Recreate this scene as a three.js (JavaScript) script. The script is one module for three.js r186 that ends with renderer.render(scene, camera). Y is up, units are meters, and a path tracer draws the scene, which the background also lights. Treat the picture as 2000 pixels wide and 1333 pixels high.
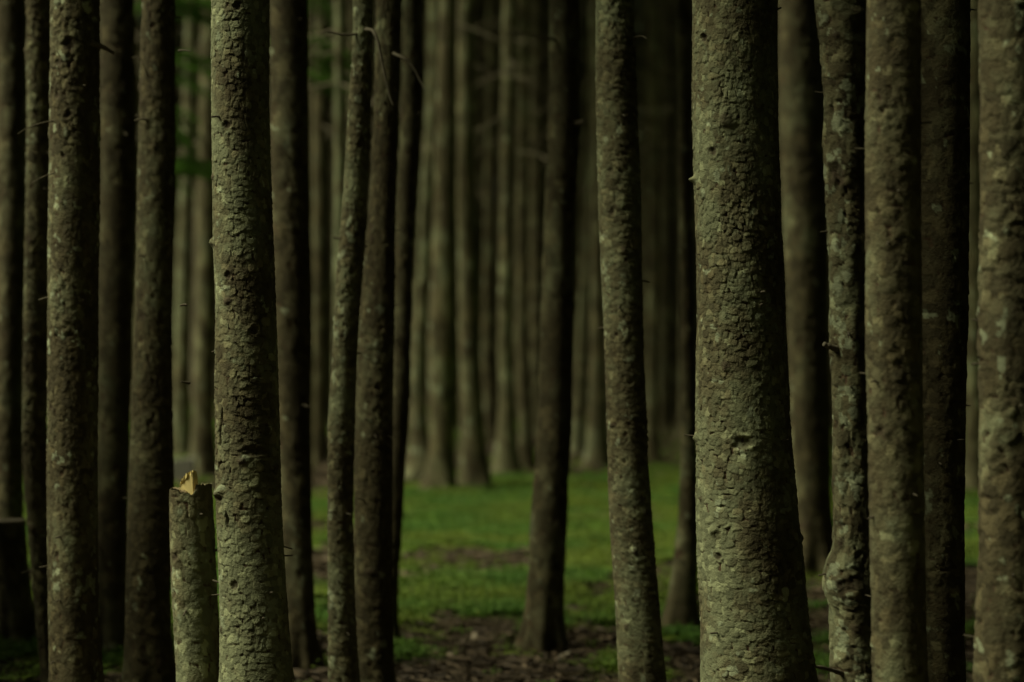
import * as THREE from 'three';
import { mergeGeometries } from 'three/addons/utils/BufferGeometryUtils.js';

// ---------------------------------------------------------------- camera, sky, sun, exposure
const W = 2000, H = 1333, F = 4722, EYE = 1.6;            // the photograph's frame and lens, in its pixels
const scene = new THREE.Scene();
const camera = new THREE.PerspectiveCamera(2 * Math.atan(H / 2 / F) * 180 / Math.PI, 1024 / 682, 0.1, 900);
camera.position.set(0, EYE, 0);
camera.lookAt(0, EYE, -10);
camera.focus = 8.05;
camera.userData.fStop = 1.7;

const SKY_ZENITH = 0.11, SKY_HORIZON = 0.04;
const skyTexture = (() => {                                // an even overcast, brighter overhead
  const w = 64, h = 64, d = new Float32Array(w * h * 4);
  for (let j = 0; j < h; j++) {
    const el = ((j + 0.5) / h - 0.5) * Math.PI, s = Math.max(0, Math.sin(el));
    const v = SKY_HORIZON + (SKY_ZENITH - SKY_HORIZON) * s;
    for (let i = 0; i < w; i++) d.set([v * 0.96, v * 1.0, v * 0.66, 1], (j * w + i) * 4);
  }
  const t = new THREE.DataTexture(d, w, h, THREE.RGBAFormat, THREE.FloatType);
  t.mapping = THREE.EquirectangularReflectionMapping; t.magFilter = THREE.LinearFilter; t.needsUpdate = true;
  return t;
})();
scene.background = skyTexture; scene.environment = skyTexture;

const sun = new THREE.DirectionalLight(new THREE.Color().setRGB(1.0, 0.97, 0.70), 1.5);
sun.position.set(-0.64 * 60, 0.74 * 60, 0.10 * 60);
sun.target.position.set(0, 0, -14);
sun.position.add(sun.target.position);
sun.castShadow = true; sun.shadow.radius = 56; sun.shadow.mapSize.set(4096, 4096);
Object.assign(sun.shadow.camera, { left: -60, right: 60, top: 40, bottom: -40, near: 1, far: 220 });
scene.add(sun, sun.target);

const renderer = new THREE.WebGLRenderer();
renderer.setSize(1024, 682);
renderer.toneMapping = THREE.LinearToneMapping;
renderer.toneMappingExposure = 3.2;
renderer.shadowMap.enabled = true;

// ---------------------------------------------------------------- noise and small helpers
const PI = Math.PI, { sin, cos, abs, min, max, floor, exp, sqrt, pow, round } = Math;
function rng(seed) { let a = seed >>> 0; return () => { a = (a + 0x6D2B79F5) >>> 0; let t = a; t = Math.imul(t ^ t >>> 15, t | 1); t ^= t + Math.imul(t ^ t >>> 7, t | 61); return ((t ^ t >>> 14) >>> 0) / 4294967296; }; }
function hash(i, j, k) { let h = Math.imul(i, 374761393) ^ Math.imul(j, 668265263) ^ Math.imul(k, 2147483647 ^ 0x5bd1e995); h = Math.imul(h ^ h >>> 13, 1274126177); h ^= h >>> 16; h = Math.imul(h, 2246822519); h ^= h >>> 13; return (h >>> 0) / 4294967296; }
const lerp = (a, b, t) => a + (b - a) * t;
const clamp = (x, a = 0, b = 1) => x < a ? a : x > b ? b : x;
const smooth = (a, b, x) => { const t = clamp((x - a) / (b - a)); return t * t * (3 - 2 * t); };
function noise(x, y, z) {                                   // value noise, -1 to 1
  const i = floor(x), j = floor(y), k = floor(z); let u = x - i, v = y - j, w = z - k;
  u = u * u * (3 - 2 * u); v = v * v * (3 - 2 * v); w = w * w * (3 - 2 * w);
  const f = (a, b, c) => hash(i + a, j + b, k + c);
  return 2 * lerp(lerp(lerp(f(0, 0, 0), f(1, 0, 0), u), lerp(f(0, 1, 0), f(1, 1, 0), u), v), lerp(lerp(f(0, 0, 1), f(1, 0, 1), u), lerp(f(0, 1, 1), f(1, 1, 1), u), v), w) - 1;
}
const fbm = (x, y, z, n = 3) => { let s = 0, a = 0.55, q = 1; for (let k = 0; k < n; k++) { s += a * noise(x * q + k * 17.3, y * q + k * 5.1, z * q); a *= 0.5; q *= 2.1; } return s; };
const taken = new Map();
function numbered(name) { const n = taken.get(name) || 0; taken.set(name, n + 1); return n ? name + '_' + String(n).padStart(3, '0') : name; }
function tag(o, label, category, group, kind) { o.userData.label = label; if (category) o.userData.category = category; if (group) o.userData.group = group; if (kind) o.userData.kind = kind; return o; }
function mesh(name, geometry, material, parent) { const m = new THREE.Mesh(geometry, material); m.name = name; m.castShadow = m.receiveShadow = true; if (parent) parent.add(m); return m; }
const at = (px, py, D) => new THREE.Vector3((px - W / 2) / F * D, EYE - (py - H / 2) / F * D, -D);   // where a sight line lies at a given distance
const depthOfBase = py => F * EYE / (py - H / 2);

function noiseTexture(n, f, srgb) {
  const d = new Uint8Array(n * n * 4);
  for (let j = 0; j < n; j++) for (let i = 0; i < n; i++) { const v = f(i / n, j / n); for (let k = 0; k < 3; k++) d[(j * n + i) * 4 + k] = 255 * clamp(Array.isArray(v) ? v[k] : v); d[(j * n + i) * 4 + 3] = 255; }
  const t = new THREE.DataTexture(d, n, n); t.wrapS = t.wrapT = THREE.RepeatWrapping; t.magFilter = t.minFilter = THREE.LinearFilter; if (srgb) t.colorSpace = THREE.SRGBColorSpace; t.needsUpdate = true;
  return t;
}
function tileNoise(u, v, q, s) { const i = floor(u * q), j = floor(v * q); let a = u * q - i, b = v * q - j; a = a * a * (3 - 2 * a); b = b * b * (3 - 2 * b); const f = (x, y) => hash((i + x) % q, (j + y) % q, s); return lerp(lerp(f(0, 0), f(1, 0), a), lerp(f(0, 1), f(1, 1), a), b); }

const grain = noiseTexture(512, (u, v) => 0.45 * tileNoise(u, v, 24, 1) + 0.3 * tileNoise(u, v, 61, 2) + 0.25 * tileNoise(u, v, 150, 3));
grain.repeat.set(5, 5);
const soilGrain = noiseTexture(512, (u, v) => 0.4 * tileNoise(u, v, 16, 4) + 0.35 * tileNoise(u, v, 50, 5) + 0.25 * tileNoise(u, v, 140, 6));

const M = {
  bark: new THREE.MeshPhysicalMaterial({ vertexColors: true, roughness: 0.93, specularIntensity: 0.4, bumpMap: grain, bumpScale: 0.0035 }),
  ground: new THREE.MeshPhysicalMaterial({ vertexColors: true, roughness: 1, specularIntensity: 0.15, bumpMap: soilGrain, bumpScale: 0.02 }),
  needles: new THREE.MeshPhysicalMaterial({ color: new THREE.Color().setRGB(0.105, 0.210, 0.035), roughness: 0.95, specularIntensity: 0.2, transmission: 0.35, thickness: 0, side: THREE.DoubleSide }),
  crown: new THREE.MeshStandardMaterial({ color: new THREE.Color().setRGB(0.030, 0.050, 0.016), roughness: 0.9, side: THREE.DoubleSide }),
  grass: new THREE.MeshPhysicalMaterial({ color: 0xffffff, roughness: 0.9, specularIntensity: 0.15, transmission: 0.3, thickness: 0, side: THREE.DoubleSide }),
  litter: new THREE.MeshStandardMaterial({ color: 0xffffff, roughness: 0.95, side: THREE.DoubleSide }),
  twig: new THREE.MeshStandardMaterial({ color: new THREE.Color().setRGB(0.12, 0.10, 0.06), roughness: 0.95, bumpMap: grain, bumpScale: 0.003 }),
  paleTwig: new THREE.MeshStandardMaterial({ color: new THREE.Color().setRGB(0.15, 0.13, 0.085), roughness: 0.95, bumpMap: grain, bumpScale: 0.003 }),
};

// ---------------------------------------------------------------- ground
const groundHeight = (x, z) => {
  const r = sqrt(x * x + z * z);
  return 0.07 * noise(x * 0.55 + 3, 1.5, z * 0.4) + 0.035 * noise(x * 1.6, 7.1, z * 1.6) + (r < 45 ? 0.022 * noise(x * 4.2, 2.2, z * 3.4) + 0.012 * noise(x * 11, 2.2, z * 9) : 0);
};
function moss(x, z) {                                       // how much moss and grass grows here, 0 to 1
  const D = -z;
  let want = D < 10.5 ? -0.35 : D < 18.5 ? lerp(-0.22, 0.36, (D - 10.5) / 8) : lerp(0.45, -0.12, smooth(-3, 4, D - (28.5 + 1.4 * x + 3 * noise(x * 0.5, 6, 2))));
  if (x > 1.35 && D < 20) want -= 0.25;
  const n = 0.7 * noise(x * 0.8 + 11, 0.3, z * 0.62 + 4) + 0.6 * noise(x * 2.1 + 5, 4.4, z * 1.1) + 0.5 * noise(x * 5.5, 9.1, z * 3.2);
  return smooth(-0.15, 0.25, n + want);
}
(() => {
  const warp = (n, core, far, p) => Array.from({ length: n + 1 }, (_, k) => { const t = k / n * 2 - 1; return Math.sign(t) * (core * abs(t) + (far - core) * pow(abs(t), p)); });
  const xs = warp(260, 11, 350, 9), zs = warp(440, 25, 350, 9).map(z => z - 20), nx = xs.length, nz = zs.length;
  const p = new Float32Array(nx * nz * 3), c = new Float32Array(nx * nz * 3), uv = new Float32Array(nx * nz * 2), idx = [];
  let q = 0;
  for (let j = 0; j < nz; j++) for (let i = 0; i < nx; i++, q++) {
    const x = xs[i], z = zs[j], g = moss(x, z), a = 0.5 + 0.5 * noise(x * 3.1, 5, z * 2.3), b = 0.5 + 0.5 * noise(x * 9, 8, z * 9);
    p.set([x, groundHeight(x, z) + 0.02 * g, z], q * 3); uv.set([x / 0.6, z / 0.6], q * 2);
    const soil = [lerp(0.040, 0.085, a * b), lerp(0.031, 0.064, a * b), lerp(0.019, 0.036, a * b)], green = [lerp(0.060, 0.100, a), lerp(0.110, 0.150, b), 0.014];
    for (let k = 0; k < 3; k++) c[q * 3 + k] = lerp(soil[k], green[k], g);
    if (i < nx - 1 && j < nz - 1) idx.push(q, q + nx, q + 1, q + 1, q + nx, q + nx + 1);
  }
  const g = new THREE.BufferGeometry();
  g.setAttribute('position', new THREE.BufferAttribute(p, 3)); g.setAttribute('color', new THREE.BufferAttribute(c, 3)); g.setAttribute('uv', new THREE.BufferAttribute(uv, 2)); g.setIndex(idx); g.computeVertexNormals();
  const o = mesh('ground', g, M.ground, scene); o.userData.kind = 'structure';
})();

// ---------------------------------------------------------------- bark: plates (irregular cells) raised from the trunk, curling at their lower edge
function barkAt(out, a, dx, dz, y, rm, s) {
  // a: angle; (dx, dz): its direction; rm: mean radius; s: style. out = [height, cell, r1, r2, edge]
  const wx = dx * rm + 0.1737, wz = dz * rm + 0.0913, NC = s.cols;
  const w1 = noise(wx * 28 + s.seed, y * 28, wz * 28), w2 = noise(wx * 28 + 40 + s.seed, y * 28, wz * 28), big = noise(wx * 9 + s.seed, y * 7, wz * 9 + 3);
  const fine = noise(wx * 90 + s.seed, y * 90, wz * 90);
  const U = a / (2 * PI) * NC + 0.42 * w1 + 0.10 * fine + 0.5 * big, V = y / s.cy + 0.42 * w2 + 0.10 * noise(wx * 90, y * 90 + 9, wz * 90) + 0.4 * big;
  const j0 = floor(V);
  // scales overlap like shingles laid by chance: the one of highest rank that covers the point is seen; between them lies the inner bark
  let best = -1, near1 = 9, ci = 0, cj = 0, ni = 0, nj = 0, bd = 0, ox = 0, oy = 0;
  for (let j = j0 - 1; j <= j0 + 1; j++) {
    const u = U - (j & 1) * 0.5, i0 = floor(u);
    for (let i = i0 - 1; i <= i0 + 1; i++) {
      const wi = ((i % NC) + NC) % NC, r1 = hash(wi, j, s.seed), r2 = hash(wi, j, s.seed + 7), r3 = hash(wi, j, s.seed + 3), r4 = hash(wi, j, s.seed + 19);
      const ex = u - (i + 0.5 + 0.5 * (r1 - 0.5)), ey = V - (j + 0.5 + 0.5 * (r2 - 0.5));
      const sx = (0.46 + 0.34 * r3) * s.fill, sy = (0.48 + 0.36 * r4) * s.fill, ax = abs(ex) / sx, ay = abs(ey) / sy, d = pow(ax * ax * ax + ay * ay * ay, 0.3333);
      if (d < near1) { near1 = d; ni = wi; nj = j; }
      if (d < 1) { const rank = hash(wi, j, s.seed + 13); if (rank > best) { best = rank; ci = wi; cj = j; bd = d; ox = ex; oy = ey; } }
    }
  }
  if (best < 0) { ci = ni; cj = nj; }
  const r1 = hash(ci, cj, s.seed + 13), r2 = hash(ci, cj, s.seed + 29), r3 = hash(ci, cj, s.seed + 31);
  let h = -0.45 + 0.12 * fine;
  if (best >= 0) { const rim = 1 - smooth(0.88, 1, bd); h = 0.0 + rim * (0.22 + 0.5 * best + 0.55 * ox * (r2 - 0.3) - 0.55 * oy * (0.2 + 0.8 * r3)) + 0.09 * fine; }
  h += 0.3 * big - s.fissure * smooth(0.07, 0.0, abs(noise(wx * 17 + s.seed + 0.35 * w2, y * 2.6 + 0.3 * w1, wz * 17 + 0.35 * w1)));
  out[0] = h - 0.5; out[1] = ci * 65536 + (cj + 2000); out[2] = r1; out[3] = r2; out[4] = best;
}

const TONE = {                                              // base colours of the bark: inner brown, weathered grey brown, grey-green lichen crust, pale lichen
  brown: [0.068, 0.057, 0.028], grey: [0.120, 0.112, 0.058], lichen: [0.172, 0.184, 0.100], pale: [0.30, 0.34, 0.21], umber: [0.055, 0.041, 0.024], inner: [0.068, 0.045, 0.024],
};
const mix3 = (a, b, t) => [lerp(a[0], b[0], t), lerp(a[1], b[1], t), lerp(a[2], b[2], t)];

function curve(nodes, k) {                                  // a smooth curve through (py, value)
  const n = nodes.length, x = nodes.map(a => a[0]), y = nodes.map(a => a[k]);
  const m = y.map((_, i) => i === 0 ? (y[1] - y[0]) / (x[1] - x[0]) : i === n - 1 ? (y[i] - y[i - 1]) / (x[i] - x[i - 1]) : (y[i + 1] - y[i - 1]) / (x[i + 1] - x[i - 1]));
  return q => {
    if (q <= x[0]) return y[0]; if (q >= x[n - 1]) return y[n - 1];
    let i = 0; while (q > x[i + 1]) i++;
    const h = x[i + 1] - x[i], t = (q - x[i]) / h, t2 = t * t, t3 = t2 * t;
    return (2 * t3 - 3 * t2 + 1) * y[i] + (t3 - 2 * t2 + t) * h * m[i] + (-2 * t3 + 3 * t2) * y[i + 1] + (t3 - t2) * h * m[i + 1];
  };
}

// A trunk from its two outlines [py, left, right] at distance D. Returns { geometry in world axes, cells, axis(y), radius(y), base }.
function trunkShape(o) {
  const { D, edges } = o, k = D / F;
  const centre = edges.map(e => [e[0], (e[1] + e[2]) / 2]), rad = edges.map(e => [e[0], (e[2] - e[1]) / 2]);
  const cf = curve(centre, 1), rf = curve(rad, 1), n = edges.length;
  const toPy = y => H / 2 + (EYE - y) / k, toY = py => EYE - (py - H / 2) * k;
  const yTop = toY(edges[0][0]), yLow = toY(edges[n - 1][0]);
  const slopeTop = (centre[0][1] - centre[1][1]) / (centre[1][0] - centre[0][0]), slopeLow = (centre[n - 1][1] - centre[n - 2][1]) / (centre[n - 1][0] - centre[n - 2][0]);
  const tall = o.tall ?? 16, flare = o.flare ?? 0.55;
  const radius = y => {
    let r = (y > yTop ? rad[0][1] * max(0.06, 1 - 0.94 * (y - yTop) / max(tall - yTop, 0.01)) : y < yLow ? rad[n - 1][1] * (1 + 0.04 * (yLow - y)) : rf(toPy(y))) * k;
    if (o.flareOwn) return r;
    return r * (1 + flare * exp(-max(y, 0) / 0.14));
  };
  const axisX = y => {
    const px = y > yTop ? centre[0][1] + slopeTop * (y - yTop) / k * exp(-(y - yTop) * 0.12) : y < yLow ? centre[n - 1][1] + slopeLow * 0.6 * (yLow - y) / k : cf(toPy(y));
    return (px - W / 2) * k;
  };
  const bend = o.bend ?? 0, axisZ = y => -D + bend * sin(y * 0.55 + D);
  const baseY = groundHeight(axisX(0), -D);
  const y0 = o.from ?? baseY - 0.12, y1 = o.to ?? tall;
  const rm = radius(min(1.2, y1 * 0.6)), res = o.res, seeLow = max(y0, toY(H) - 0.2), seeTop = min(y1, toY(0) + 0.35);
  const ys = []; for (let y = y0; y < y1;) { ys.push(y); y += y < seeLow - 1e-4 ? min(max(res, 0.03), seeLow - y + 1e-5) : y < seeTop ? res * (o.stretch ?? 1.15) : 0.35; } ys.push(y1);
  const cols = max(14, round(2 * PI * rm / res * 0.72)), s = { seed: o.seed, cols: max(5, round(2 * PI * rm / o.cx)), cy: o.cy, fill: o.fill ?? 1.04, fissure: o.fissure ?? 0.38 };
  const nr = ys.length, nc = cols + 1, pos = new Float32Array(nr * nc * 3), col = new Float32Array(nr * nc * 3), uv = new Float32Array(nr * nc * 2), cell = new Float64Array(nr * nc), out = [0, 0, 0, 0, 0];
  const knots = (o.knots || []).map(kn => { const y = toY(kn.py), c = axisX(y), r = radius(y); return { ...kn, y, a: kn.a ?? Math.asin(clamp(((kn.px - W / 2) * k - c) / r, -1, 1)), r: kn.r * k, ry: (kn.ry ?? kn.r) * k }; });
  const rr = rng(o.seed * 31 + 5);
  for (let q = 0; q < (o.scars ?? 0); q++) { const y = lerp(seeLow, seeTop, rr()); knots.push({ y, a: (rr() - 0.5) * 3.4, r: lerp(0.008, 0.016, rr()) * (o.scarSize ?? 1), ry: lerp(0.008, 0.016, rr()) * (o.scarSize ?? 1), h: rr() < 0.3 ? -0.004 : 0.007, ring: 0.002, dark: 0.8 }); }
  const lobes = rr() * 6, p1 = rr() * 6, amp = o.amp ?? 0.006, pal = o.lichen ?? 0.5;
  let v = 0;
  for (let j = 0; j < nr; j++) {
    const y = ys[j], cx = axisX(y), cz = axisZ(y), r0 = radius(y), shown = y > seeLow - 0.3 && y < seeTop + 0.3;
    for (let i = 0; i < nc; i++, v++) {
      const tt = i / cols * 2 - 1, a = PI * (0.72 * tt + 0.28 * pow(tt, 5)), dx = sin(a), dz = cos(a);   // finer in front than behind
      let r = r0 * (1 + 0.022 * sin(2 * a + p1 + y * 0.7) + 0.03 * noise(dx * 1.3 + o.seed, y * 1.7, dz * 1.3) + (o.D > 11 && o.D < 20 ? 0.30 : 0.20) * exp(-max(y - baseY, 0) / 0.15) * (0.6 * sin(4 * a + lobes) + 0.6 * sin(7 * a + lobes * 3)));
      if (o.lump) r += o.lump * noise(dx * 2.6 + o.seed, y * 9, dz * 2.6);
      let tone, darkness = 0;
      if (shown) {
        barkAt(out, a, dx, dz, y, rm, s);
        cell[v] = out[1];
        let h = out[0] * amp * (0.72 + 0.55 * noise(dx * rm * 12 + 9 + o.seed, y * 5, dz * rm * 12));
        const patch = fbm(dx * rm * 7 + o.seed, y * 4.5, dz * rm * 7), speck = noise(dx * rm * 60, y * 60, dz * rm * 60 + o.seed);
        let l = clamp(pal + 1.15 * patch + 0.45 * (out[3] - 0.5) + 0.18 * speck);
        tone = l < 0.5 ? mix3(TONE.brown, TONE.grey, l * 2) : mix3(TONE.grey, TONE.lichen, l * 2 - 1);
        const spots = fbm(dx * rm * 24 + 5 + o.seed, y * 19, dz * rm * 24) + 0.3 * (out[2] - 0.5) + 0.22 * speck;
        if (spots > (o.spots ?? 0.42)) tone = mix3(tone, TONE.pale, smooth(0, 0.05, spots - (o.spots ?? 0.42)) * 0.6);
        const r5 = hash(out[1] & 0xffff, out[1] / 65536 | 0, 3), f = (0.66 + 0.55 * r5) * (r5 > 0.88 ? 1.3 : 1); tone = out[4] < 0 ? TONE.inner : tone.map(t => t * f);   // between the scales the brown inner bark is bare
        for (const kn of knots) {
          let da = a - kn.a; if (da > PI) da -= 2 * PI; if (da < -PI) da += 2 * PI;
          const ex = da * r0 / kn.r, ey = (y - kn.y) / kn.ry, d = sqrt(ex * ex + ey * ey) + 0.4 * noise(ex * 1.1 + kn.y * 7, ey * 1.1, kn.a * 5);
          if (d < 3) {
            const g = exp(-d * d * 1.3);
            if (kn.h < 0) h += 0.7 * kn.h * smooth(1.3, 0.35, d + 0.25 * noise(ex * 2, ey * 2, kn.y * 9)); else h += kn.h * g;
            if (kn.ring) h += 0.55 * kn.ring * (0.6 + 0.6 * noise(ex * 1.6, ey * 1.6, 4)) * exp(-pow((d - 1.35) * 2.2, 2));
            if (kn.dark && d < 1.5) tone = mix3(tone, TONE.umber, kn.dark * smooth(1.4, 0.8, d + 0.3 * noise(ex * 3, ey * 3, 2)));
          }
        }
        r += h;
      } else { tone = TONE.grey; cell[v] = -1; }
      pos[v * 3] = cx + dx * r; pos[v * 3 + 1] = y + (o.rim && j === nr - 1 ? o.rim(a, dx, dz) : 0); pos[v * 3 + 2] = cz + dz * r;
      if (o.rim && j < nr - 1) { const top = y1 + o.rim(a, dx, dz); if (pos[v * 3 + 1] > top) pos[v * 3 + 1] = top; }
      col.set(tone, v * 3); uv[v * 2] = a * rm; uv[v * 2 + 1] = y;
    }
  }
  const idx = new Uint32Array((nr - 1) * cols * 6); let q = 0;
  for (let j = 0; j < nr - 1; j++) for (let i = 0; i < cols; i++) { const b = j * nc + i; idx.set([b, b + 1, b + nc, b + 1, b + nc + 1, b + nc], q); q += 6; }
  const g = new THREE.BufferGeometry();
  g.setAttribute('position', new THREE.BufferAttribute(pos, 3)); g.setAttribute('color', new THREE.BufferAttribute(col, 3)); g.setAttribute('uv', new THREE.BufferAttribute(uv, 2)); g.setIndex(new THREE.BufferAttribute(idx, 1));
  g.computeVertexNormals();
  return { g, cell, axisX, axisZ, radius, toY, baseY, k, D };
}

// Takes the bark plates that show largest out of a trunk and gives each a mesh of its own; the rest stays the trunk.
function liftPlates(shape, most) {
  const { g, cell, D } = shape, P = g.attributes.position.array, N = g.attributes.normal.array, I = g.index.array, byCell = new Map();
  for (let t = 0; t < I.length; t += 3) {
    const a = I[t], c = cell[a]; if (c < 0 || cell[I[t + 1]] < 0 || cell[I[t + 2]] < 0) continue;
    const x = P[a * 3], y = P[a * 3 + 1], z = P[a * 3 + 2];
    const sx = x / -z * F, sy = (y - EYE) / -z * F; if (abs(sx) > W / 2 || abs(sy) > H / 2 - 4) continue;
    const f = N[a * 3 + 2]; if (f < 0.1) continue;
    const e = byCell.get(c) || { n: 0 }; e.n += f; byCell.set(c, e);
  }
  const chosen = new Set([...byCell.entries()].sort((p, q) => q[1].n - p[1].n).slice(0, most).map(p => p[0]));
  const lists = new Map(), rest = [];
  for (let t = 0; t < I.length; t += 3) { const c = cell[I[t]]; if (chosen.has(c)) { if (!lists.has(c)) lists.set(c, []); lists.get(c).push(I[t], I[t + 1], I[t + 2]); } else rest.push(I[t], I[t + 1], I[t + 2]); }
  const take = list => {
    const map = new Map(), idx = list.map(v => { if (!map.has(v)) map.set(v, map.size); return map.get(v); }), o = new THREE.BufferGeometry();
    for (const [name, size] of [['position', 3], ['normal', 3], ['color', 3], ['uv', 2]]) { const src = g.attributes[name].array, d = new Float32Array(map.size * size); for (const [v, n] of map) for (let k = 0; k < size; k++) d[n * size + k] = src[v * size + k]; o.setAttribute(name, new THREE.BufferAttribute(d, size)); }
    o.setIndex(idx); return o;
  };
  return { trunk: take(rest), plates: [...lists.values()].map(take) };
}

// ---------------------------------------------------------------- branches and foliage
function tube(points, r0, r1, sides = 6, steps = 10, seed = 1) {
  const c = new THREE.CatmullRomCurve3(points), n = steps, pos = [], uv = [], idx = [], fr = c.computeFrenetFrames(n, false);
  for (let j = 0; j <= n; j++) {
    const p = c.getPoint(j / n), r = lerp(r0, r1, j / n) * (1 + 0.18 * noise(j * 1.7, seed, 3));
    for (let i = 0; i <= sides; i++) { const a = i / sides * 2 * PI, x = cos(a) * r, y = sin(a) * r; pos.push(p.x + fr.normals[j].x * x + fr.binormals[j].x * y, p.y + fr.normals[j].y * x + fr.binormals[j].y * y, p.z + fr.normals[j].z * x + fr.binormals[j].z * y); uv.push(i / sides * r0 * 6, j / n * c.getLength()); }
  }
  for (let j = 0; j < n; j++) for (let i = 0; i < sides; i++) { const b = j * (sides + 1) + i; idx.push(b, b + 1, b + sides + 1, b + 1, b + sides + 2, b + sides + 1); }
  const end = pos.length / 3, p = c.getPoint(1); pos.push(p.x, p.y, p.z); uv.push(0, 0); for (let i = 0; i < sides; i++) idx.push(n * (sides + 1) + i, n * (sides + 1) + i + 1, end);
  const g = new THREE.BufferGeometry(); g.setAttribute('position', new THREE.Float32BufferAttribute(pos, 3)); g.setAttribute('uv', new THREE.Float32BufferAttribute(uv, 2)); g.setIndex(idx); g.computeVertexNormals(); return g;
}
// a dead side branch about 1 m long along +x, with a few finer twigs
const deadBranches = [1, 2, 3, 4].map(k => {
  const r = rng(900 + k), parts = [], main = [], V = (x, y, z) => new THREE.Vector3(x, y, z);
  for (let q = 0; q <= 5; q++) main.push(V(q * 0.2, -0.10 * (q / 5) * (k % 2 ? 1.6 : -0.4) + 0.05 * (r() - 0.5) * q, 0.07 * (r() - 0.5) * q));
  parts.push(tube(main, 0.013, 0.003, 5, 10, k));
  const c = new THREE.CatmullRomCurve3(main);
  for (let q = 0; q < 6; q++) { const p = c.getPoint(0.25 + 0.7 * r()), s = r() < 0.5 ? -1 : 1, l = 0.12 + 0.3 * r(); parts.push(tube([p, V(p.x + l * 0.5, p.y - 0.05 * r(), p.z + s * l * 0.45), V(p.x + l * 0.8, p.y - 0.14 * r(), p.z + s * l)], 0.004, 0.0012, 4, 4, q)); }
  return mergeGeometries(parts);
});
const stubs = [1, 2, 3].map(k => tube([new THREE.Vector3(-0.3, -0.05, 0), new THREE.Vector3(0.35, 0.02, 0.02), new THREE.Vector3(1, 0.12 * (k - 2), 0.1 * (k - 2))], 0.14, 0.07, 7, 6, k));
// a living spruce branch 1 m long along +x: axis, side twigs, needles as thin blades
const needleBranch = (() => {
  const r = rng(77), pos = [], idx = [], blade = (p, d, w) => { const n = pos.length / 3; pos.push(p.x - w.x, p.y - w.y, p.z - w.z, p.x + w.x, p.y + w.y, p.z + w.z, p.x + d.x, p.y + d.y, p.z + d.z); idx.push(n, n + 1, n + 2); };
  const V = (x, y, z) => new THREE.Vector3(x, y, z);
  const twig = (a, b, count) => { const dir = b.clone().sub(a).normalize(); for (let q = 0; q < count; q++) { const t = q / count, p = a.clone().lerp(b, t), ang = r() * 6.28, side = V(-dir.z, 0.2, dir.x).normalize(), up = dir.clone().cross(side); const d = side.multiplyScalar(cos(ang)).add(up.multiplyScalar(sin(ang))).multiplyScalar(0.75).add(dir.clone().multiplyScalar(0.65)).multiplyScalar(0.020 + 0.012 * r()); blade(p, d, dir.clone().cross(d).normalize().multiplyScalar(0.0075)); } };
  const axis = q => V(q, -0.22 * q * q, 0.03 * sin(q * 7));
  for (let q = 0; q < 9; q++) twig(axis(q / 9), axis((q + 1) / 9), 60);
  for (let q = 1; q < 17; q++) for (const s of [-1, 1]) { const t = q / 17, p = axis(t), l = 0.34 * (1 - t * 0.75) * (0.7 + 0.5 * r()); twig(p, V(p.x + l * 0.75, p.y - 0.06 - 0.10 * r(), p.z + s * l * 0.8), round(l * 420)); }
  const g = new THREE.BufferGeometry(); g.setAttribute('position', new THREE.Float32BufferAttribute(pos, 3)); g.setIndex(idx); g.computeVertexNormals(); return g;
})();
// a spruce crown: whorls of drooping boughs, each bough a spray of narrow curved leaf clumps; base at y = 0
function crownGeometry(seed, tall, wide, whorls, per) {
  const r = rng(seed), pos = [], idx = [];
  const clump = (p, dir, len, w, droop) => { // a bent lance-shaped clump in 3 sections
    const side = new THREE.Vector3(-dir.z, 0, dir.x).normalize().multiplyScalar(w), n = pos.length / 3;
    for (let q = 0; q <= 3; q++) { const t = q / 3, ww = [0.35, 1, 0.75, 0.04][q]; const x = p.x + dir.x * len * t, y = p.y + dir.y * len * t - droop * t * t, z = p.z + dir.z * len * t; pos.push(x - side.x * ww, y - 0.3 * w * ww, z - side.z * ww, x + side.x * ww, y - 0.3 * w * ww, z + side.z * ww); if (q < 3) { const b = n + q * 2; idx.push(b, b + 1, b + 2, b + 1, b + 3, b + 2); } }
  };
  for (let j = 0; j < whorls; j++) {
    const t = j / whorls, y = tall * t, len = wide * (1 - t) * (0.75 + 0.4 * r()) + 0.15, n = max(3, round(per * (1 - 0.5 * t)));
    for (let i = 0; i < n; i++) {
      const a = r() * 6.283, dir = new THREE.Vector3(cos(a), -0.12 - 0.25 * r(), sin(a)), p = new THREE.Vector3(0, y + 0.3 * (r() - 0.5), 0);
      clump(p, dir, len, 0.10 * len + 0.05, 0.25 * len);
      for (let q = 0; q < 4; q++) { const f = 0.25 + 0.7 * r(), s = r() < 0.5 ? -1 : 1, b = p.clone().addScaledVector(dir, len * f); b.y -= 0.25 * len * f * f; const a2 = a + s * (0.6 + 0.5 * r()); clump(b, new THREE.Vector3(cos(a2), -0.3 - 0.3 * r(), sin(a2)), len * (0.25 + 0.25 * r()), 0.05 * len + 0.04, 0.12 * len); }
    }
  }
  const g = new THREE.BufferGeometry(); g.setAttribute('position', new THREE.Float32BufferAttribute(pos, 3)); g.setIndex(idx); g.computeVertexNormals(); return g;
}
const crowns = [crownGeometry(11, 9.5, 1.9, 22, 8), crownGeometry(12, 9.5, 2.1, 22, 8), crownGeometry(13, 9, 1.8, 20, 8)], farCrowns = [crownGeometry(14, 9.5, 1.9, 13, 6), crownGeometry(15, 9.5, 2.1, 13, 6), crownGeometry(16, 9, 1.8, 12, 6)];

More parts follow.
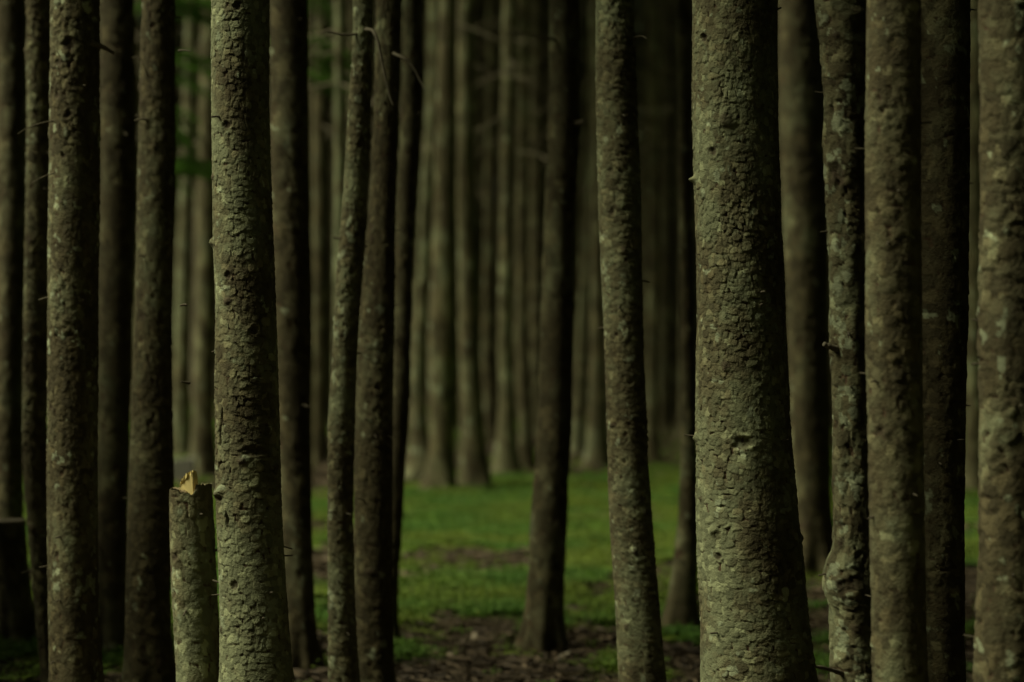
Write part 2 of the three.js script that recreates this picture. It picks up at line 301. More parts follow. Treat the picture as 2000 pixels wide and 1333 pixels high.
// ---------------------------------------------------------------- the trees
function addTree(o) {
  const shape = trunkShape(o), rootX = shape.axisX(0), g = new THREE.Group(), r = rng(o.seed * 7 + 1);
  g.name = numbered(o.name ?? 'spruce_tree'); g.position.set(rootX, shape.baseY, -o.D); scene.add(g);
  tag(g, o.label, o.category ?? 'tree', o.group);
  const lift = q => q.translate(-rootX, -shape.baseY, o.D);
  let trunk;
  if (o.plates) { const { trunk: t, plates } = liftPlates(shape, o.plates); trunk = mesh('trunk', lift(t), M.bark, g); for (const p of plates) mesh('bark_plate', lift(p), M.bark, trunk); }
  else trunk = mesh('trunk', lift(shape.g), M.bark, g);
  if (o.crown !== false) { const y = o.crownFrom ?? (o.D > 20 ? 9.4 : 7.6), c = mesh('crown', (o.D > 20 ? farCrowns : crowns)[o.seed % 3], M.crown, g); c.position.set(shape.axisX(y) - rootX, y - shape.baseY, shape.axisZ(y) + o.D); c.rotation.y = r() * 6; const s = o.crownSize ?? 1; c.scale.set(s, (max(17.5, y + 7.5) - y) / 9.5, s); }
  for (const b of o.branches || []) {                       // dead branches seen in the photograph: [[px, py, nearer by metres], ...], thickness in px
    const pts = b.p.map(([px, py, dz = 0]) => { const v = at(px, py, o.D - dz); return v.sub(g.position); });
    mesh(b.name ?? 'dead_branch', tube(pts, b.r * shape.k / 2, (b.r1 ?? b.r * 0.35) * shape.k / 2, 7, 14, o.seed), b.pale ? M.paleTwig : M.twig, g);
  }
  for (let q = 0; q < (o.stubs ?? 0); q++) {                // stumps of broken twigs
    const y = EYE + (r() - 0.5) * 1.25 * H * shape.k, a = (r() - 0.5) * 4.2, m = mesh('branch_stub', stubs[floor(r() * 3)], M.twig, g), l = lerp(0.018, 0.055, r() * r()), w = lerp(0.5, 0.9, r());
    if (y < 0.3) { g.remove(m); continue; }
    m.position.set(shape.axisX(y) - rootX + sin(a) * shape.radius(y) * 0.82, y - shape.baseY, shape.axisZ(y) + o.D + cos(a) * shape.radius(y) * 0.82); m.rotation.set(0, a - PI / 2, 0.5 * (r() - 0.6)); m.scale.set(l + 0.18 * shape.radius(y), 0.05 * w, 0.05 * w);
  }
  for (let q = 0; q < (o.snags ?? 0); q++) {                // dead branches higher up
    const y = lerp(o.snagFrom ?? 2.6, 8, pow(r(), 0.8)), a = r() * 6.283, s = lerp(0.35, 1.1, r()) * (o.D > 20 ? 1.4 : 1), m = mesh('dead_branch', deadBranches[floor(r() * 4)], M.twig, g);
    m.position.set(shape.axisX(y) - rootX, y - shape.baseY, shape.axisZ(y) + o.D); m.rotation.set(0, a, -0.1 - 0.35 * r()); m.scale.setScalar(s);
  }
  return { g, shape };
}

const near = { res: 0.0025, cx: 0.0215, cy: 0.0185, amp: 0.0058, stubs: 10, lichen: 0.72, spots: 0.48 };
const soft = { res: 0.0075, stubs: 8, cx: 0.026, cy: 0.028, amp: 0.008, lichen: 0.16, spots: 0.55 };
const mid = { res: 0.013, stubs: 10, snags: 5, snagFrom: 2.9, cx: 0.045, cy: 0.06, amp: 0.010, lichen: 0.10, spots: 0.62 };
const far = { res: 0.03, stretch: 2, flare: 0.3, cx: 0.09, cy: 0.14, amp: 0.012, lichen: 0.2, spots: 0.5, snags: 13, snagFrom: 3.4 };

const trees = [
  // the two sharp trunks
  { ...near, seed: 26, D: 8.05, plates: 300, label: 'thickest trunk, sharp scaly grey-green bark, flaring to the right at its foot', lump: 0.003, scars: 5,
    edges: [[0, 1352, 1518], [200, 1352, 1520], [400, 1355, 1527], [600, 1357, 1535], [800, 1358, 1543], [900, 1360, 1550], [1000, 1360, 1560], [1100, 1363, 1570], [1200, 1367, 1578], [1333, 1372, 1595]],
    knots: [{ px: 1372, py: 80, r: 9, h: -0.012, ring: 0.008, dark: 0.8 }, { px: 1412, py: 245, r: 16, h: 0.010, ring: -0.004, dark: 0.5 }, { px: 1388, py: 300, r: 9, h: -0.010, ring: 0.006, dark: 0.8 }, { px: 1352, py: 352, r: 7, h: 0.018, a: -1.45 }, { px: 1440, py: 862, r: 20, ry: 11, h: -0.014, ring: 0.007, dark: 0.5 }, { px: 1386, py: 1030, r: 12, h: 0.010, ring: -0.005 }, { px: 1395, py: 1080, r: 8, h: -0.010, ring: 0.007, dark: 0.7 }, { px: 1358, py: 855, r: 9, h: 0.012, a: -1.5 }] },
  { ...near, seed: 8, D: 8.3, plates: 300, label: 'sharp scaly trunk touching the broken stump, dark slits low in its bark', scars: 6, lichen: 0.72, amp: 0.0056, cx: 0.0215, cy: 0.0195,
    edges: [[0, 410, 527], [200, 411, 526], [400, 414, 532], [600, 420, 540], [800, 420, 545], [900, 421, 547], [1000, 423, 550], [1100, 427, 556], [1200, 430, 563], [1333, 430, 573]],
    knots: [{ px: 438, py: 815, r: 4, ry: 18, h: -0.022, dark: 0.6 }, { px: 434, py: 850, r: 4, ry: 20, h: -0.022, dark: 0.6 }, { px: 449, py: 1012, r: 4, ry: 17, h: -0.020, dark: 0.6 }, { px: 428, py: 962, r: 15, ry: 14, h: 0.016, ring: -0.004 }, { px: 432, py: 972, r: 8, ry: 5, h: -0.012, dark: 0.6 }, { px: 470, py: 20, r: 8, h: -0.011, ring: 0.006, dark: 0.8 }, { px: 450, py: 250, r: 8, h: -0.011, ring: 0.006, dark: 0.8 }, { px: 452, py: 540, r: 7, h: -0.011, ring: 0.005, dark: 0.8 }, { px: 502, py: 645, r: 8, h: -0.010, ring: 0.005, dark: 0.8 }, { px: 414, py: 475, r: 8, h: 0.016, a: -1.4 }, { px: 505, py: 880, r: 22, ry: 10, h: -0.012, ring: 0.006, dark: 0.5 }, { px: 462, py: 1138, r: 9, h: -0.010, ring: 0.006, dark: 0.7 }] },
  // near trunks a little out of focus
  { ...near, res: 0.0055, seed: 29, D: 6.9, cx: 0.030, cy: 0.027, amp: 0.006, lichen: 0.34, spots: 0.6, label: 'blurred olive trunk standing just in front of the black-sided trunk',
    edges: [[0, 1694, 1798], [300, 1692, 1798], [600, 1692, 1800], [800, 1695, 1802], [1000, 1700, 1805], [1200, 1704, 1808], [1333, 1706, 1812]],
    knots: [{ px: 1712, py: 840, r: 10, h: -0.010, ring: 0.006, dark: 0.7 }, { px: 1712, py: 195, r: 8, h: -0.008, dark: 0.6 }] },
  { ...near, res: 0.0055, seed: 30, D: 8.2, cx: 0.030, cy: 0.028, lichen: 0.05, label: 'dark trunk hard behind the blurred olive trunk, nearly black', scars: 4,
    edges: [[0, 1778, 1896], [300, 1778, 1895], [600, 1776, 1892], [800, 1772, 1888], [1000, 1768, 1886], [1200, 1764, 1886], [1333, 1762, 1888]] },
  { ...near, res: 0.0055, seed: 32, D: 6.7, cx: 0.032, cy: 0.030, amp: 0.008, lichen: 0.18, spots: 0.50, label: 'mottled trunk with faint lichen flecks cut by the right edge of the picture', lump: 0.003,
    edges: [[0, 1912, 2040], [300, 1915, 2042], [667, 1912, 2042], [1000, 1912, 2042], [1200, 1907, 2044], [1333, 1902, 2046]] },
  { ...near, res: 0.0048, seed: 28, D: 8.7, cx: 0.030, cy: 0.036, amp: 0.009, lichen: 0.42, spots: 0.26, lump: 0.006, label: 'knotty slim trunk with mint lichen flecks and a big dark knot hole', scars: 8, scarSize: 1.2,
    edges: [[0, 1592, 1702], [50, 1598, 1700], [110, 1606, 1698], [200, 1609, 1697], [300, 1610, 1700], [400, 1613, 1701], [600, 1621, 1702], [800, 1626, 1704], [1000, 1626, 1706], [1070, 1622, 1708], [1105, 1612, 1709], [1145, 1608, 1711], [1190, 1620, 1712], [1333, 1625, 1718]],
    knots: [{ px: 1650, py: 1140, r: 18, h: -0.012, ring: 0.008, dark: 0.7 }, { px: 1672, py: 1080, r: 8, h: -0.008, ring: 0.008, dark: 0.5 }, { px: 1632, py: 830, r: 6, h: -0.010, dark: 0.7 }, { px: 1680, py: 30, r: 26, ry: 14, h: 0.02 }, { px: 1634, py: 335, r: 26, ry: 34, h: 0.030 }, { px: 1632, py: 338, r: 17, ry: 25, h: -0.040, dark: 0.9 }],
    branches: [{ name: 'branch_stub', p: [[1640, 684, 0.03], [1622, 678, 0.06], [1609, 672, 0.07]], r: 15, r1: 8, pale: true }, { p: [[1650, 1318, 0.05], [1612, 1306, 0.12], [1588, 1302, 0.16]], r: 10, r1: 6, pale: true }] },
  { ...near, res: 0.0052, seed: 23, D: 9.4, cx: 0.024, cy: 0.016, amp: 0.007, lichen: 0.55, label: 'leaning trunk with fine rippled bark, left of the thickest trunk', scars: 7,
    edges: [[0, 1162, 1238], [200, 1163, 1245], [400, 1168, 1252], [600, 1177, 1256], [800, 1185, 1262], [1000, 1190, 1272], [1200, 1203, 1288], [1333, 1212, 1298]],
    knots: [{ px: 1190, py: 340, r: 8, h: -0.010, dark: 0.7 }, { px: 1192, py: 415, r: 8, h: -0.010, dark: 0.7 }],
    branches: [{ p: [[1225, 78, 0.02], [1240, 73, 0.05], [1254, 71, 0.06], [1263, 75, 0.07]], r: 5, r1: 2, pale: true }] },
  { ...near, res: 0.0050, seed: 3, D: 9.3, cx: 0.021, cy: 0.027, amp: 0.007, lichen: 0.16, spots: 0.42, label: 'thick straight trunk with flaky brown bark, widest of those near the left edge', scars: 8,
    edges: [[0, 98, 193], [300, 95, 195], [667, 92, 193], [1000, 90, 191], [1200, 93, 193], [1333, 97, 198]],
    knots: [{ px: 143, py: 92, r: 12, h: -0.014, ring: 0.005, dark: 0.9 }, { px: 122, py: 128, r: 7, h: -0.01, dark: 0.8 }, { px: 117, py: 190, r: 7, h: -0.012, dark: 0.8 }, { px: 142, py: 228, r: 8, h: -0.013, dark: 0.9 }, { px: 132, py: 308, r: 6, h: -0.010, ring: 0.004, dark: 0.8 }, { px: 118, py: 1080, r: 6, h: -0.010, dark: 0.8 }],
    branches: [{ p: [[105, 236, 0.1], [75, 242, 0.12], [50, 252, 0.13], [34, 262, 0.14]], r: 3.5, r1: 1.5 }, { p: [[105, 338, 0.1], [78, 348, 0.12], [58, 360, 0.12]], r: 2.6, r1: 1 }, { name: 'branch_stub', p: [[175, 84, 0.05], [200, 92, 0.03], [222, 104, 0]], r: 15, r1: 6 }] },
  { ...soft, seed: 5, D: 10.3, label: 'brownish leaning trunk just left of the broken stump', scars: 9, scarSize: 1.3,
    edges: [[0, 277, 342], [300, 270, 342], [667, 262, 335], [833, 255, 336], [1000, 250, 338], [1200, 247, 331], [1333, 245, 336]],
    branches: [{ p: [[290, 152, 0.1], [284, 138, 0.13], [279, 124, 0.16]], r: 4, pale: true }, { p: [[300, 238, 0.05], [276, 232, 0.08], [262, 236, 0.08]], r: 7, r1: 3 }] },
  { ...soft, res: 0.0062, seed: 11, D: 9.8, cx: 0.024, cy: 0.020, amp: 0.008, lichen: 0.52, spots: 0.40, label: 'thin S-curved trunk with light patchy bark, left of a touching brown trunk',
    edges: [[0, 690, 730], [100, 687, 728], [200, 680, 725], [300, 674, 722], [400, 667, 717], [500, 660, 711], [600, 653, 702], [700, 648, 697], [800, 642, 695], [900, 640, 692], [1000, 640, 690], [1200, 640, 694], [1333, 645, 700]],
    branches: [{ p: [[715, 57, 0.05], [728, 60, 0.1], [737, 78, 0.12], [748, 130, 0.12], [762, 190, 0.1], [768, 206, 0.1]], r: 8, r1: 2.5, pale: true }, { p: [[700, 66, 0.03], [672, 68, 0.05], [640, 62, 0.05], [625, 66, 0.05]], r: 6, r1: 2 }] },
  { ...soft, seed: 12, D: 10.4, label: 'brown slightly bowed trunk touching the thin curved one on its right', scars: 8, scarSize: 1.2,
    edges: [[0, 733, 785], [200, 730, 779], [400, 720, 773], [600, 705, 771], [800, 695, 767], [1000, 692, 766], [1200, 692, 766], [1333, 694, 766]],
    branches: [{ p: [[768, 104, 0.05], [785, 112, 0.1], [802, 124, 0.1], [822, 160, 0.1], [830, 178, 0.1]], r: 6, r1: 2, pale: true }] },
  { ...soft, seed: 2, D: 10.6, res: 0.007, label: 'thin brown trunk bending right at its foot, left of the thick flaky trunk', scars: 10, scarSize: 1.2, lichen: 0.16,
    edges: [[0, 50, 95], [300, 50, 96], [600, 46, 92], [833, 43, 91], [1000, 51, 95], [1200, 69, 115], [1333, 85, 132]] },
  // middle distance
  { ...mid, seed: 4, D: 12.4, label: 'dim trunk filling the gap between the thick flaky trunk and the brownish leaning one', scars: 4, scarSize: 2, edges: [[0, 196, 262], [300, 195, 266], [667, 190, 259], [1000, 188, 250], [1200, 188, 248], [1280, 184, 252]] },
  { ...mid, seed: 9, D: 11.8, label: 'dim brown trunk close behind the right side of the trunk by the stump', scars: 4, scarSize: 2, edges: [[0, 526, 600], [300, 529, 603], [600, 532, 607], [800, 537, 606], [1000, 545, 608], [1200, 556, 614], [1310, 560, 620]] },
  { ...mid, seed: 13, D: 12.6, label: 'thin trunk half hidden behind the brown bowed trunk, leaning away to the right', scars: 4, scarSize: 2, edges: [[0, 785, 824], [200, 782, 825], [400, 774, 812], [600, 766, 805], [800, 758, 800], [1000, 748, 787], [1200, 735, 775], [1280, 728, 772]] },
  { ...mid, seed: 20, D: 12.6, label: 'reddish brown trunk standing alone in the middle of the grass', scars: 5, scarSize: 2, lichen: 0.2, edges: [[0, 1073, 1132], [200, 1070, 1135], [400, 1062, 1126], [667, 1055, 1120], [800, 1052, 1118], [900, 1045, 1113], [1000, 1037, 1108], [1100, 1032, 1103], [1200, 1025, 1100], [1265, 1014, 1106]], flareOwn: true,
    branches: [{ p: [[1095, 80, 0.05], [1060, 72, 0.1], [1025, 66, 0.15], [985, 66, 0.2]], r: 7, r1: 2 }, { name: 'branch_stub', p: [[1110, 240, 0.05], [1132, 240, 0.08], [1142, 236, 0.1]], r: 12, r1: 7 }] },
  { ...mid, seed: 25, D: 13.5, label: 'dark trunk with a wide rooty foot close to the left side of the thickest trunk', edges: [[0, 1320, 1352], [400, 1325, 1352], [667, 1328, 1358], [900, 1329, 1361], [1000, 1325, 1363], [1100, 1314, 1364], [1180, 1300, 1364], [1225, 1285, 1368]], flareOwn: true },
  { ...mid, seed: 27, D: 16.6, label: 'wide dim trunk behind, between the thickest trunk and the knotty slim one', lichen: 0.02, scars: 5, scarSize: 2.5, edges: [[0, 1518, 1600], [200, 1522, 1606], [400, 1530, 1615], [600, 1538, 1618], [800, 1543, 1621], [1000, 1550, 1625], [1120, 1545, 1632]] },
  { ...mid, seed: 1, D: 13.4, label: 'dark trunk at the left edge of the picture, above the sawn stump', snags: 6, edges: [[0, -8, 50], [400, -6, 49], [800, -12, 44], [1000, -14, 46], [1220, -18, 52]] },
  // far trunks round the grass
  { ...far, seed: 6, D: 32.5, lichen: 0.62, spots: 0.40, snags: 4, label: 'pale sunlit trunk far off in the gap beyond the broken stump', edges: [[0, 362, 388], [250, 354, 384], [400, 349, 379], [550, 342, 376], [700, 338, 371], [900, 332, 376]] },
  { ...far, seed: 61, D: 29, lichen: 0.2, label: 'brown far trunk in the gap directly beside the pale sunlit one', edges: [[0, 392, 428], [400, 386, 424], [800, 376, 418], [925, 368, 424]] },
  { ...far, seed: 10, D: 24, lichen: 0.7, label: 'slender pale far trunk rising just left of the thin S-curved trunk', edges: [[0, 653, 671], [400, 652, 673], [700, 650, 673], [980, 646, 680]] },
  { ...far, seed: 91, D: 31.5, lichen: 0.1, label: 'black far trunk with its foot at the grass edge left of the thin S-curved trunk', edges: [[0, 612, 640], [600, 606, 640], [900, 600, 642]] },
  { ...far, seed: 14, D: 28.5, lichen: 0.6, spots: 0.42, label: 'light far trunk whose broad foot spreads at the back of the grass', edges: [[0, 836, 866], [200, 832, 861], [400, 820, 848], [530, 815, 842], [700, 804, 832], [850, 798, 838], [930, 784, 868]], flareOwn: true },
  { ...far, seed: 15, D: 25.4, lichen: 0.15, label: 'dark brown far trunk in front of the light broad-footed one', edges: [[0, 856, 892], [400, 846, 892], [667, 836, 893], [850, 838, 889], [960, 826, 890]] },
  { ...far, seed: 16, D: 26, lichen: 0.22, label: 'upright far trunk in the centre with its foot on the grass edge', edges: [[0, 894, 926], [300, 891, 928], [500, 893, 936], [667, 895, 938], [800, 897, 945], [900, 896, 955], [955, 888, 966]], flareOwn: true },
  { ...far, seed: 17, D: 38, label: 'thin far trunk next on the right of the central upright one', edges: [[0, 950, 972], [400, 945, 968], [667, 940, 965], [860, 944, 976]] },
  { ...far, seed: 18, D: 28, lichen: 0.4, label: 'mossy far trunk with a pale swollen foot, third from the central one', edges: [[0, 981, 1007], [400, 977, 1002], [667, 972, 1001], [800, 972, 1008], [940, 958, 1016]] },
  { ...far, seed: 19, D: 29.2, lichen: 0.15, label: 'slim dim far trunk left of the lone reddish trunk on the grass', edges: [[0, 1012, 1034], [400, 1010, 1033], [667, 1010, 1033], [800, 1014, 1040], [930, 1010, 1046]] },
  { ...far, seed: 21, D: 33, lichen: 0.45, label: 'light slim far trunk right of the lone reddish trunk on the grass', edges: [[0, 1152, 1180], [300, 1147, 1173], [600, 1130, 1152], [667, 1127, 1149], [900, 1112, 1140]] },
  { ...far, seed: 22, D: 30, lichen: 0.3, label: 'far trunk against the left side of the rippled leaning trunk', edges: [[0, 1160, 1186], [667, 1152, 1182], [800, 1148, 1186], [918, 1142, 1192]] },
  { ...far, seed: 24, D: 32, lichen: 0.2, label: 'thin far trunk against the right side of the rippled leaning trunk', edges: [[0, 1267, 1288], [400, 1268, 1291], [667, 1264, 1287], [905, 1256, 1288]] },
  { ...far, seed: 31, D: 25, lichen: 0.35, label: 'dim far trunk showing as a strip between the black-sided trunk and the mottled one', edges: [[0, 1886, 1922], [400, 1888, 1920], [800, 1886, 1922], [960, 1880, 1930]] },
];
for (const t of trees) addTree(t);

// trunks deeper in the wood that fill the gaps
[[18, 40], [232, 36], [305, 44], [395, 47], [575, 40], [635, 45], [668, 52], [700, 38], [775, 36], [812, 44], [872, 50], [905, 58], [962, 52], [988, 46], [1030, 56], [1048, 40], [1096, 48], [1140, 52], [1192, 42], [1226, 50], [1262, 46], [1296, 42], [1318, 50], [1345, 40], [1560, 38], [1628, 46], [1700, 36], [1905, 44], [330, 56], [660, 62], [838, 64], [1008, 66], [1075, 62], [1180, 66], [1500, 50], [612, 54], [684, 48], [752, 50], [790, 58], [852, 46], [884, 42], [928, 46], [944, 60], [974, 62], [1000, 54], [1018, 48], [1040, 64], [1060, 54], [1110, 58], [1126, 46], [1166, 54], [1208, 60], [1244, 56], [1274, 62], [1286, 52], [1306, 60], [1332, 56], [346, 62], [404, 58], [1532, 44], [1604, 52], [1640, 58], [28, 54], [210, 48], [268, 56]].forEach(([px, D], n) => {
  const r = rng(400 + n), w = lerp(0.20, 0.30, r()) / D * F, lean = (r() - 0.5) * 26, base = H / 2 + F * EYE / D;
  addTree({ ...far, seed: 300 + n, D, lichen: lerp(0.0, 0.35, r()), snags: 9, snagFrom: 3, crownFrom: 12, crownSize: 1.1, tall: 19, label: 'dim trunk deep in the wood behind the nearer trunks', group: 'trunks deep in the wood',
    edges: [[0, px + lean - w * 0.40, px + lean + w * 0.42], [400, px + lean * 0.4 - w * 0.46, px + lean * 0.4 + w * 0.46], [base - 20, px - w * 0.55, px + w * 0.55], [base, px - w * 0.62, px + w * 0.62]] });
});

// ---------------------------------------------------------------- the broken stump and the sawn stump
(() => {
  const D = 8.55, rim = (a, dx, dz) => -0.011 + 0.020 * smooth(0.25, 0.42, dx) - 0.010 * smooth(-0.60, -0.42, dx) * (1 - smooth(0.22, 0.40, dx)) * smooth(-0.1, 0.3, dz) + 0.004 * noise(dx * 9 + 2, 1, dz * 9) + 0.003 * noise(dx * 26, 2, dz * 26), yTop = EYE - (950 - H / 2) * D / F;
  const o = { ...near, res: 0.0042, seed: 7, D, cx: 0.030, cy: 0.033, lichen: 0.5, tall: yTop, to: yTop, crown: false, name: 'broken_stump', category: 'stump', rim,
    label: 'waist-high broken stump with a yellow wood splinter on top', edges: [[930, 332, 412], [1000, 332, 416], [1100, 334, 421], [1200, 338, 426], [1333, 347, 432]], knots: [{ px: 344, py: 1085, r: 9, h: -0.010, ring: 0.008, dark: 0.9 }, { px: 362, py: 1180, r: 8, h: -0.006, dark: 0.5 }] };
  const { g, shape } = addTree(o), cx = shape.axisX(yTop), r = shape.radius(yTop), rings = 16, sides = 72, pos = [0, 0, 0], col = [], idx = [];
  // the torn top: fibrous, uneven, lower in the middle
  const wood = [0.26, 0.20, 0.10], put = (x, z, y) => { pos.push(x, y, z); };
  pos.length = 0;
  for (let j = 0; j <= rings; j++) for (let i = 0; i <= sides; i++) { const t = j / rings, a = (i / sides * 2 - 1) * PI, dx = sin(a), dz = cos(a), q = r * t * 0.95; put(dx * q, dz * q, rim(a, dx, dz) * t * t + (1 - t * t) * (-0.022 + 0.006 * noise(dx * q * 90, 3, dz * q * 90) + 0.005 * noise(dx * q * 260, 4, dz * q * 260)) + (dx < -0.2 ? 0.004 : -0.006)); const f = 0.6 + 0.5 * hash(i, j, 5); col.push(wood[0] * f, wood[1] * f, wood[2] * f); if (j && i) { const b = j * (sides + 1) + i; idx.push(b, b - 1, b - sides - 2, b, b - sides - 2, b - sides - 1); } }
  const tg = new THREE.BufferGeometry(); tg.setAttribute('position', new THREE.Float32BufferAttribute(pos, 3)); tg.setAttribute('color', new THREE.Float32BufferAttribute(col, 3)); tg.setIndex(idx); tg.computeVertexNormals();
  const woodMat = new THREE.MeshStandardMaterial({ vertexColors: true, roughness: 0.85, side: THREE.DoubleSide });
  const top = mesh('torn_wood', tg, woodMat, g); top.position.set(cx - g.position.x, yTop - g.position.y, 0);
  // the splinter: a ragged fan of fibres standing on the torn top
  const k = D / F, sh = new THREE.Shape([[355, 974], [356, 954], [357.5, 943], [359, 946], [361, 937], [363, 940], [365.5, 931], [367.5, 935], [370, 927], [372, 931], [375, 924], [377, 929], [380, 921], [382, 927], [384, 923], [386, 936], [387, 974]].map(([x, y]) => new THREE.Vector2((x - 371) * k, (965 - y) * k)));
  const sg = new THREE.ExtrudeGeometry(sh, { depth: 0.022, steps: 4, bevelEnabled: true, bevelThickness: 0.004, bevelSize: 0.003, bevelSegments: 2, curveSegments: 6 }), sp = sg.attributes.position, sc = new Float32Array(sp.count * 3);
  for (let v = 0; v < sp.count; v++) { const x = sp.getX(v), y = sp.getY(v), z = sp.getZ(v), f = 0.8 + 0.35 * noise(x * 700, y * 60, z * 500); sp.setXYZ(v, x + 0.002 * noise(y * 120, z * 200, 2), y + 0.004 * noise(x * 900, 1, z * 700), z + 0.006 * noise(x * 420, y * 40, 3) - 5 * x * x); sc.set([0.60 * f, 0.49 * f, 0.19 * f], v * 3); }
  sg.setAttribute('color', new THREE.BufferAttribute(sc, 3)); sg.computeVertexNormals(); sg.rotateY(-0.4); sg.translate((371 - W / 2) * k - g.position.x, EYE - (965 - H / 2) * k - g.position.y, 0.012);
  mesh('splinter', sg, woodMat, g).userData.label = 'ragged yellow splinter of fresh wood';
})();
(() => {
  const D = 12.7, yTop = EYE - (1024 - H / 2) * D / F;
  const o = { ...mid, seed: 33, D, lichen: 0.1, tall: yTop, to: yTop, crown: false, name: 'sawn_stump', category: 'stump', label: 'leaning sawn stump with a pale flat top at the left edge', edges: [[1010, -26, 50], [1100, -14, 54], [1200, 4, 64], [1265, 6, 74]] };
  const { g, shape } = addTree(o), r = shape.radius(yTop), c = new THREE.CylinderGeometry(r * 1.04, r * 1.0, 0.022, 40, 1), p = c.attributes.position;
  for (let i = 0; i < p.count; i++) { const x = p.getX(i), z = p.getZ(i), f = 1 + 0.05 * noise(x * 20, 1, z * 20); p.setX(i, x * f); p.setZ(i, z * f); }
  c.computeVertexNormals();
  const disc = mesh('cut_face', c, new THREE.MeshStandardMaterial({ color: new THREE.Color().setRGB(0.17, 0.14, 0.09), roughness: 0.9, bumpMap: grain, bumpScale: 0.004 }), g); disc.position.set(shape.axisX(yTop) - g.position.x, yTop - g.position.y + 0.008, 0); disc.rotation.z = 0.04;
})();

// ---------------------------------------------------------------- young spruces whose green boughs show in the gaps
function youngSpruce(px, D, label, boughs, seed) {
  const r = rng(seed), base = at(px, 0, D), g = new THREE.Group(); g.name = numbered('young_spruce'); g.position.set(base.x, groundHeight(base.x, -D), -D); scene.add(g); tag(g, label, 'tree');
  mesh('trunk', tube([new THREE.Vector3(0, -0.1, 0), new THREE.Vector3(0.02, 3, 0), new THREE.Vector3(0, 7.5, 0)], 0.07, 0.02, 10, 16, seed), M.twig, g);
  for (const [py, dir, len, tilt] of boughs) { const m = mesh('bough', needleBranch, M.needles, g); m.position.y = EYE - (py - H / 2) * D / F - g.position.y; m.rotation.set((r() - 0.5) * 0.7, dir, tilt); m.scale.set(len, len, len); }
}
const around = (from, to, step, len, seed) => { const r = rng(seed), out = []; for (let py = from; py < to; py += step) out.push([py + step * r(), r() * 6.283, len * (0.6 + 0.6 * r()), -0.1 - 0.3 * r()]); return out; };
youngSpruce(322, 27.5, 'young spruce with green boughs glowing in the gap beside the pale sunlit trunk', [[-12, 0.15, 0.75, -0.05], [2, -0.5, 0.75, 0.0], [14, 0.3, 0.7, 0], [100, 0.3, 0.75, 0], [122, -0.3, 0.8, -0.1], [140, 0.8, 0.7, 0], [215, 0.1, 0.5, -0.4], [232, -0.6, 0.52, -0.5], [246, 0.4, 0.5, -0.6], [258, -0.2, 0.45, -0.5], [306, 0.2, 0.6, 0.1], [312, -0.2, 0.64, 0.08], [322, 0.55, 0.6, 0.1], [330, 0.0, 0.6, 0.08], [205, -0.3, 0.5, -0.3], [238, 0.2, 0.5, -0.5], [6, 0.0, 0.75, 0.05], [24, 0.4, 0.7, 0.05], [110, 0.0, 0.75, 0.05], [318, 0.08, 0.66, 0.12], [326, -0.35, 0.6, 0.06], [334, 0.3, 0.62, 0.02], [342, -0.1, 0.4, -0.4], ...around(-300, -40, 75, 0.7, 3)], 51);
youngSpruce(598, 25.5, 'young spruce with a soft green bough left of the thin S-curved trunk', [[60, 0.1, 0.6, -0.3], [75, -0.5, 0.62, -0.3], [92, -0.3, 0.66, -0.2], [104, 0.4, 0.64, -0.1], [118, 0.0, 0.62, -0.2], [135, -0.6, 0.6, -0.2], [150, 0.3, 0.5, -0.3], ...around(-300, 20, 75, 0.7, 4)], 52);
youngSpruce(-16, 24, 'young spruce showing a few green boughs at the left edge of the picture', [[350, 0.2, 0.22, -0.6], [380, -0.3, 0.2, -0.6], [395, 0.1, 0.2, -0.8], ...around(-200, 300, 26, 0.3, 6)], 53);

// ---------------------------------------------------------------- what lies on the ground
(() => {
  const D = depthOfBase(948), p = at(357, 948, D), g = new THREE.IcosahedronGeometry(0.13, 5), v = g.attributes.position;
  for (let i = 0; i < v.count; i++) { const x = v.getX(i), y = v.getY(i), z = v.getZ(i), f = 1 + 0.14 * noise(x * 9, y * 9, z * 9) + 0.04 * noise(x * 40, y * 40, z * 40); v.setXYZ(i, clamp(x * f * 1.5, -0.13, 0.125), clamp(y * f * 1.7, -0.15, 0.13 + 0.15 * x), clamp(z * f * 1.4, -0.12, 0.12)); }
  g.computeVertexNormals();
  const m = mesh('boulder', g, new THREE.MeshStandardMaterial({ color: new THREE.Color().setRGB(0.20, 0.19, 0.155), roughness: 0.95 }), scene); m.position.set(p.x, groundHeight(p.x, p.z) + 0.12, p.z); tag(m, 'pale blocky stone beyond the broken stump', 'stone');
})();
(() => {
  const D = 58; addTree({ ...far, seed: 44, D, lichen: 0.9, tall: 0.62, to: 0.62, crown: false, snags: 0, name: 'weathered_stump', category: 'stump', label: 'tiny pale stump far off by the dark gap right of the rippled trunk', edges: [[735, 1298, 1318], [800, 1294, 1322]] });
})();
